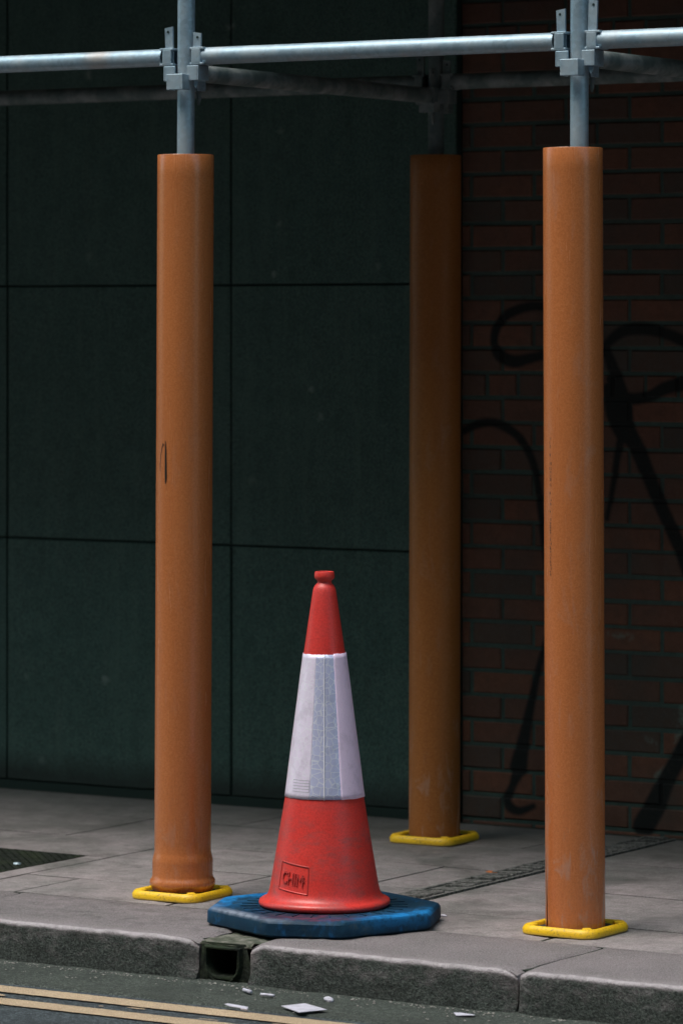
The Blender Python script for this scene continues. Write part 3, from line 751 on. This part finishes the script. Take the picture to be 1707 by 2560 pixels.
# ================================================================== CONE
cc = on_ground(811, 2306)
cn = thing('traffic_cone', cc, 'red and white road cone on a worn blue eight sided base at the kerb edge', 'traffic cone')
cn.rotation_euler[2] = TH                                  # local -Y now faces the camera
# base
bm = bmesh.new(); L = bm.verts.layers.float_vector.new('wear')
S, chf = .282, .142; rot = Matrix.Rotation(R(35), 4, 'Z')
def oct_(S, c, z):
    return [rot @ Vector(p) for p in ((S, -S+c, z), (S, S-c, z), (S-c, S, z), (-S+c, S, z), (-S, S-c, z), (-S, -S+c, z), (-S+c, -S, z), (S-c, -S, z))]
def subdiv(pts, n=8, rc=.02):
    out = []; m_ = len(pts)
    for i in range(m_):
        a, b = pts[i], pts[(i+1) % m_]
        for k in range(n): 
            s = .04 + .92*k/(n-1); out.append(a.lerp(b, s))
    return out
rings = [subdiv(oct_(S-.012, chf-.004, .000)), subdiv(oct_(S-.004, chf, .004)), subdiv(oct_(S, chf, .008)), subdiv(oct_(S-.001, chf, .038)), subdiv(oct_(S-.005, chf, .045)), subdiv(oct_(S-.013, chf-.006, .048)),
         subdiv(oct_(S-.045, chf-.022, .0475)), subdiv(oct_(S-.050, chf-.024, .0455)), subdiv(oct_(.15, .088, .0455))]
wr = [0, 0, .0, .45, .9, 1, .85, .3, .0]
V = []
for k, rg in enumerate(rings):
    row = []
    for p in rg:
        q = bm.verts.new((p.x, p.y, p.z + .0008*vnoise(p.x, p.y, 0, 18)))
        a = math.degrees(math.atan2(p.y, p.x)) % 360     # 270 = towards camera, 0 = picture right
        right = max(0, 1-abs(((a-318+180) % 360)-180)/36); left = max(0, 1-abs(((a-150+180) % 360)-180)/48); front = max(0, 1-abs(((a-262+180) % 360)-180)/38)
        w = min(1, 1.6*right + 1.8*left)
        q[L] = (wr[k]*min(1, w+.05), (1 if k >= 5 else 0)*front, (1 if k in (4, 5) else 0)*max(0, 1-abs(a-215)/45)); row.append(q)
    V.append(row)
for a, b in zip(V[:-1], V[1:]):
    n = len(a)
    for i in range(n): bm.faces.new((a[i], a[(i+1) % n], b[(i+1) % n], b[i]))
bm.faces.new(V[0]); bm.faces.new(V[-1])
o = link('base', fin(bm, 'cone_base'), M['blue'], cn); autosmooth(o, 28)
bm = bmesh.new()
for k in range(28):                                       # moulded ribs radiating from the cone
    a = R(360/28*k+4); m_ = Matrix.Rotation(a, 4, 'Z'); box(bm, .178, .222, -.0016, .0016, .044, .0475, 0, m_)
link('ribs', fin(bm, 'ribs'), M['blue'], o)['kind'] = 'stuff'
# body
def cone_r(z):
    pts = [(.083, .1475), (.12, .1405), (.339, .1036), (.7147, .0553), (.887, .0300)]
    for (z0, r0), (z1, r1) in zip(pts[:-1], pts[1:]):
        if z <= z1: return r0+(r1-r0)*(z-z0)/(z1-z0)
    return .03
prof = [(.160, .0465), (.168, .0475), (.1735, .052), (.1745, .057), (.1725, .063), (.166, .067), (.160, .0685), (.1545, .073), (.1505, .079), (.1475, .086)]
prof += [(cone_r(z), z) for z in np.linspace(.095, .882, 60)]
prof += [(.0285, .889), (.0255, .895), (.0205, .900), (.0185, .904), (.0190, .908), (.0240, .912), (.0262, .915), (.0268, .920), (.0262, .928), (.0245, .932), (.020, .9325), (.018, .9315), (.0165, .925), (.0165, .85)]
bm = bmesh.new(); lathe(bm, prof, 128)
for v in bm.verts:
    if v.co.z < .09:
        a = math.atan2(v.co.y, v.co.x); v.co.z += .0012*math.sin(3*a+1)
body = link('body', fin(bm, 'cone_body'), M['red'], cn); autosmooth(body, 45)
# reflective sleeve, in sheets: left one with painted sheen, honeycomb, plain
def ang(off): return R(-90) + math.asin(off)
def sheet(name, a0, a1, z0, z1, mat, lift, seg=28, wav=.0):
    bm = bmesh.new(); uvl = bm.loops.layers.uv.new('UVMap'); rows = []; nz = 30
    for j in range(nz+1):
        z = z0+(z1-z0)*j/nz; rw = []
        for i in range(seg+1):
            a = a0+(a1-a0)*i/seg; r = cone_r(z)+lift+.0003*vnoise(a*3, z*12, 0, 1)
            zz = z + (wav*vnoise(a*2.2, 0, 0, 1.6) if j in (0, nz) else 0)
            rw.append((bm.verts.new((r*math.cos(a), r*math.sin(a), zz)), (a*.08, z)))
        rows.append(rw)
    for j in range(nz):
        for i in range(seg):
            q = [rows[j][i], rows[j][i+1], rows[j+1][i+1], rows[j+1][i]]
            f = bm.faces.new([x[0] for x in q])
            for lp, x in zip(f.loops, q): lp[uvl].uv = x[1]
    o = link(name, fin(bm, name), mat, cn, smooth=True)
    md = o.modifiers.new('thick', 'SOLIDIFY'); md.thickness = .0008; md.offset = 1
    return o
TZ0, TZ1 = .331, .7215
ZS0, ZS1 = .3375, .7155
sl = sheet('reflective_sleeve', ang(-.40)-R(80), ang(-.36), ZS0, ZS1, M['tape_left'], .0012, wav=.0015)
sheet('reflective_sleeve', ang(-.36), ang(.46), ZS0, ZS1, M['tape_mid'], .0013, wav=.0015)
sheet('reflective_sleeve', ang(.42), ang(.42)+R(205), ZS0-.001, ZS1+.002, M['tape_plain'], .0024, seg=60, wav=.0015)
sheet('sleeve_seam', ang(-.02), ang(.015), ZS0-.001, ZS1, M['seam'], .0024, seg=2)
# little printed box near the bottom of the sleeve
bm = bmesh.new()
def cone_patch(bm, x0, x1, z0, z1, lift, a_ref):
    n = 6; pr = None
    for i in range(n+1):
        x = x0+(x1-x0)*i/n; row = []
        for z in (z0, z1):
            r = cone_r(z)+lift; a = a_ref + x/cone_r((z0+z1)/2); row.append(bm.verts.new((r*math.cos(a), r*math.sin(a), z)))
        if pr: bm.faces.new((pr[0], row[0], row[1], pr[1]))
        pr = row
ar = ang(-.62)
for z in (.356, .3635, .371, .3785, .386): cone_patch(bm, -.027, .027, z, z+.0011, .0030, ar)
cone_patch(bm, .026, .0272, .356, .387, .0030, ar)
link('sleeve_print', fin(bm, 'sleeve_print'), M['print'], cn)
# moulded name plate on the lower left
def emboss(bm, x, z, lift, ar_): 
    z = z-.11*x; r = cone_r(z)+lift; a = ar_ + x/.142; return Vector((r*math.cos(a), r*math.sin(a), z))
ar = ang(-.60)
bm = bmesh.new()
tl = -.055
def groove(bm, p, q, w, n=10):
    p, q = Vector(p), Vector(q); d = (q-p).normalized(); nn = Vector((-d.y, d.x)); ring = None
    for i in range(n+1):
        c = p.lerp(q, i/n)
        pr = [(c+nn*w, -.0005), (c+nn*w*.5, .0018), (c-nn*w*.5, .0018), (c-nn*w, -.0005)]
        rw = [bm.verts.new(emboss(bm, v.x, v.y, l, ar)) for v, l in pr]
        if ring:
            for k in range(3): bm.faces.new((ring[k], ring[k+1], rw[k+1], rw[k]))
        ring = rw
hx, zt, zb = .0475, .168, .098
groove(bm, (-hx, zb), (hx, zb), .0020)
link('name_plate_edge', fin(bm, 'name_plate_edge'), M['red'], cn, smooth=True); bm = bmesh.new()
groove(bm, (-hx, zt), (hx, zt), .0024); groove(bm, (-hx, zb), (-hx, zt), .0016); groove(bm, (hx, zb), (hx, zt), .0018)
link('name_plate_edge', fin(bm, 'name_plate_edge'), M['red_shaded_dirty'], cn, smooth=True)
def solid_text(body, size, sx, x0, z0):
    me = text_mesh(body, size); tb = bmesh.new(); tb.from_mesh(me); bmesh.ops.recalc_face_normals(tb, faces=tb.faces)
    ext = bmesh.ops.extrude_face_region(tb, geom=list(tb.faces))
    top = {v for v in ext['geom'] if isinstance(v, bmesh.types.BMVert)}
    for v in tb.verts:
        x, z = x0+v.co.x*sx, z0+v.co.y; v.co = emboss(tb, x, z, .0036 if v in top else -.0005, ar)
    return tb
tb = solid_text('CHIM', .044, .66, -.036, .116); link('moulded_letters', fin(tb, 'moulded_letters'), M['red_shaded_dirty'], cn)
tb = solid_text('S', .020, .8, .031, .128); link('moulded_letters', fin(tb, 'moulded_letters'), M['red_shaded_dirty'], cn)
# spray of grease by the sleeve top
# ================================================================== STREET IRONWORK
kd = thing('kerb_drain', (0, 0, 0), 'mossy cast kerb outlet with a dark square mouth beneath the cone base', 'drain')
dx0, dx1 = -5.812, -5.652
ox0, ox1, oz0, oz1 = -5.785, -5.690, -.092, -.022
bm = bmesh.new()
# face plate with a rounded mouth
def mouth(n=6, grow=0.0):
    pts = [(ox0-grow, oz1+grow*.6), (ox1+grow, oz1+grow*.6)]
    for cx, cz, a0 in ((ox1-.028, oz0+.028, 0), (ox0+.028, oz0+.028, -90)):
        for k in range(n): 
            a = R(a0-90*k/(n-1)); pts.append((cx+(.028+grow)*math.cos(a), cz+(.028+grow)*math.sin(a)))
    return pts
YF = KF+.012
def ring_xz(pts, y): return [bm.verts.new((x, y, z)) for x, z in pts]
m0 = mouth(); n = len(m0)
out = []
for (x, z) in m0:
    cx, cz = (ox0+ox1)/2, (oz0+oz1)/2; dx, dz = x-cx, z-cz
    k = min(((dx1-cx) if dx > 0 else (dx0-cx))/dx if abs(dx) > 1e-6 else 9, ((-.006-cz) if dz > 0 else (-.128-cz))/dz if abs(dz) > 1e-6 else 9)
    out.append((cx+dx*k, cz+dz*k))
A = ring_xz(out, YF+.006); B = ring_xz(mouth(grow=.012), YF+.003); B2 = ring_xz(mouth(grow=.006), YF-.007); D = ring_xz(m0, YF-.006); E = ring_xz(m0, YF+.12)
for a, b in ((A, B), (B, B2), (B2, D), (D, E)):
    for i in range(n): bm.faces.new((a[i], a[(i+1) % n], b[(i+1) % n], b[i]))
bm.faces.new(E)
for v in bm.verts: v.co += Vector((vnoise(v.co.x, v.co.y, v.co.z, 60, 1), vnoise(v.co.x, v.co.y, v.co.z, 60, 5), vnoise(v.co.x, v.co.y, v.co.z, 60, 9)))*.0035
o = link('outlet_face', fin(bm, 'outlet_face'), M['iron'], kd); autosmooth(o, 40)
bm = bmesh.new(); nx, ny = 14, 34; rows = []; YF += .008
for j in range(ny+1):
    rows.append([bm.verts.new((dx0+(dx1-dx0)*i/nx, YF-.004+(KB-YF+.004)*j/ny, -.0065+.005*vnoise(i*.4, j*.4, 0, 1)-(.006 if j == 0 else 0))) for i in range(nx+1)])
for j in range(ny):
    for i in range(nx): bm.faces.new((rows[j][i], rows[j][i+1], rows[j+1][i+1], rows[j+1][i]))
fr = rows[0]; lo = [bm.verts.new((v.co.x, v.co.y+.002, -.016)) for v in fr]
for i in range(nx): bm.faces.new((fr[i], fr[i+1], lo[i+1], lo[i]))
link('outlet_top', fin(bm, 'outlet_top'), M['moss'], kd, smooth=True); YF -= .008
for z_, w_ in ((-.105, .036), (-.116, .05)):               # scalloped lips under the mouth
    bm = bmesh.new(); pr = None
    for k in range(13):
        a = R(200+140*k/12); cx = (ox0+ox1)/2; p = Vector((cx+w_*1.05*math.cos(a), YF-.004, z_+.018+.020*math.sin(a)))
        rw = [bm.verts.new(p+Vector(q)) for q in ((0, .006, .003), (0, -.003, .002), (0, -.003, -.002), (0, .006, -.003))]
        if pr:
            for i in range(3): bm.faces.new((pr[i], pr[i+1], rw[i+1], rw[i]))
        pr = rw
    link('lip', fin(bm, 'lip'), M['iron'], kd, smooth=True)

t = NT('channel_concrete'); o = t.coord('World')
c = t.mix(t.ramp(t.noise(o, 60, 7, .8), [(.40, 0), (.62, 1)]), (.04, .045, .04), (.21, .205, .20)); t.col(c); t.set(Roughness=.9); t.bump(t.noise(o, 80, 6, .7), .7, .005); M['chan'] = t.m
ch = thing('drainage_channel', (0, 0, 0), 'narrow ribbed drainage channel cover crossing the pavement from the wall to the kerb', 'drain')
bm = bmesh.new(); box(bm, CHX0+.003, CHX1-.003, KB, 10.99, -.0125, -.003); link('channel_bed', fin(bm, 'channel_bed'), M['chan'], ch)
bm = bmesh.new(); box(bm, CHX0+.004, CHX0+.016, KB, 10.99, -.006, .0015, .001); box(bm, CHX1-.016, CHX1-.004, KB, 10.99, -.006, .0015, .001); link('channel_frame', fin(bm, 'channel_frame'), M['chan'], ch)
bm = bmesh.new(); box(bm, -.038, .038, -.0065, .0065, -.004, .004, .002); rib = fin(bm, 'rib'); rib.materials.append(M['chan'])
k = 0; y = KB+.03
while y < 10.98:
    if random.random() < .14: y += .03; continue
    o = bpy.data.objects.new('rib', rib); C.objects.link(o); o.parent = ch
    o.location = ((CHX0+CHX1)/2+random.uniform(-.004, .004), y, .001+random.uniform(-.0030, .003)); o.rotation_euler = (0, 0, R(18+random.uniform(-8, 8)))
    y += .0300

cv = thing('access_cover', (0, 0, 0), 'dark metal access cover with raised tread pattern set in the pavement at the left edge', 'manhole cover')
bm = bmesh.new(); box(bm, CV[0], CV[1], CV[2], CV[3], -.0125, -.0020, .001); link('plate', fin(bm, 'cover_plate'), M['iron'], cv)
bm = bmesh.new()
for i in range(43):
    for j in range(40):
        x = CV[0]+.012+i*.015; y = CV[2]+.012+j*.015
        m_ = Matrix.Translation((x, y, -.0021)) @ Matrix.Rotation(R(45 if (i+j) % 2 else -45), 4, 'Z')
        vs_ = [bm.verts.new(m_ @ Vector(p)) for p in ((-.0068, 0, 0), (0, -.0020, 0), (.0068, 0, 0), (0, .0020, 0))]; tp = bm.verts.new(m_ @ Vector((0, 0, .0035)))
        for k in range(4): bm.faces.new((vs_[k], vs_[(k+1) % 4], tp))
o = link('tread_pattern', fin(bm, 'tread_pattern'), M['iron'], cv); o['kind'] = 'stuff'

# ================================================================== LITTER
def flat_piece(name, pts, z, lab, cat, mat, lift=.002, curl=.003, group=None):
    P = [on_ground(x, y, z) for x, y in pts]; c = sum(P, Vector())/len(P); bm = bmesh.new()
    lo = [bm.verts.new(p-c+Vector((0, 0, lift+random.uniform(0, curl)))) for p in P]; up = [bm.verts.new(v.co+Vector((0, 0, .0014))) for v in lo]
    cl = bm.verts.new((0, 0, lift)); cu = bm.verts.new((0, 0, lift+.0014)); n = len(P)
    for i in range(n):
        j = (i+1) % n; bm.faces.new((lo[i], lo[j], up[j], up[i])); bm.faces.new((up[i], up[j], cu)); bm.faces.new((lo[j], lo[i], cl))
    o = link(name, fin(bm, name), mat); o.location = c; tag(o, lab, cat, group); return o
GZ = ROADZ+.009
flat_piece('paper_scrap', [(703, 2519), (762, 2512), (817, 2529), (748, 2534)], GZ, 'white diamond shaped paper scrap lying in the gutter below the cone', 'litter', M['litter'])
flat_piece('paper_scrap', [(1133, 2537), (1150, 2536), (1187, 2541), (1184, 2544), (1140, 2542)], GZ, 'thin white paper scrap in the gutter left of the kerb joint', 'litter', M['litter'])
flat_piece('paper_scrap', [(562, 2514), (570, 2514), (621, 2523), (618, 2526), (575, 2519)], GZ, 'long thin white sliver beside the yellow line below the drain', 'litter', M['litter'])
flat_piece('orange_scrap', [(1213, 2182), (1222, 2180), (1244, 2183), (1243, 2186), (1225, 2187)], .0, 'small orange scrap on the paving beside the drainage channel', 'litter', M['olitter'])
def butt(pa, pb, z, r, lab):
    a = on_ground(*pa, z+r); b = on_ground(*pb, z+r); c = (a+b)/2
    bm = bmesh.new(); tube(bm, a-c, (b-c), r, 10, steps=4)
    for v in bm.verts: v.co += Vector((random.uniform(-1, 1), random.uniform(-1, 1), random.uniform(-1, 1)))*r*.18
    o = link('cigarette_end', fin(bm, 'butt'), M['litter'], smooth=True); o.location = c; tag(o, lab, 'cigarette end', 'cigarette ends in the gutter')
butt((609, 2474), (627, 2480), GZ+.003, .0045, 'stubby white cigarette end in the gutter just right of the drain mouth')
butt((652, 2486), (686, 2489), GZ+.003, .0035, 'long white cigarette end in the gutter against the kerb face')
butt((603, 2521), (619, 2524), GZ, .003, 'small white cigarette end by the yellow line, left of the paper scrap')
def lump(name, p, z, r, lab, cat, mat, sq=(1.3, .8, .7)):
    c = on_ground(*p, z); bm = bmesh.new(); bmesh.ops.create_icosphere(bm, subdivisions=2, radius=r)
    for v in bm.verts: v.co *= 1+.35*vnoise(v.co.x, v.co.y, v.co.z, 1.2/r); v.co = Vector((v.co.x*sq[0], v.co.y*sq[1], v.co.z*sq[2]))
    o = link(name, fin(bm, name), mat); o.location = c+Vector((0, 0, r*sq[2]*.8)); tag(o, lab, cat)
lump('crumpled_tissue', (822, 2505), GZ, .011, 'small crumpled white tissue above the diamond paper scrap', 'litter', M['litter'])
lump('pale_pebble', (1109, 2291), 0, .006, 'tiny pale pebble on the paving touching the right of the cone base', 'pebble', M['litter'], (1.6, .9, .5))
lump('bottle_cap', (44, 2163), -.003, .011, 'small shiny cap lying on the metal access cover', 'bottle cap', M['galv'], (1, 1, .45))
# grit along the foot of the kerb
bm = bmesh.new()
for k in range(750):
    x = random.uniform(-8.2, -4.2)
    y = 8.545 - abs(random.gauss(0, .018 if k % 3 else .09)); y = min(y, 8.548)
    r = random.choice((.0012, .0016, .002, .0026)) * random.uniform(.8, 1.4)
    z = ROADZ+.010+(.004 if y > 8.5 else 0)
    m_ = Matrix.Translation((x, y, z)) @ Matrix.Rotation(random.uniform(0, 6), 4, 'Z') @ Matrix.Diagonal((1.5, 1, .7, 1))
    vs_ = [bm.verts.new(m_ @ Vector(q)*1) for q in ((r, 0, 0), (0, r, 0), (-r, 0, 0), (0, -r, 0), (0, 0, r), (0, 0, -r))]
    for a, b, c_ in ((0,1,4),(1,2,4),(2,3,4),(3,0,4),(1,0,5),(2,1,5),(3,2,5),(0,3,5)): bm.faces.new((vs_[a], vs_[b], vs_[c_]))
o = tag(link('grit', fin(bm, 'grit'), M['pebble']), 'pale grit and small stones along the foot of the kerb', 'grit', kind='stuff')
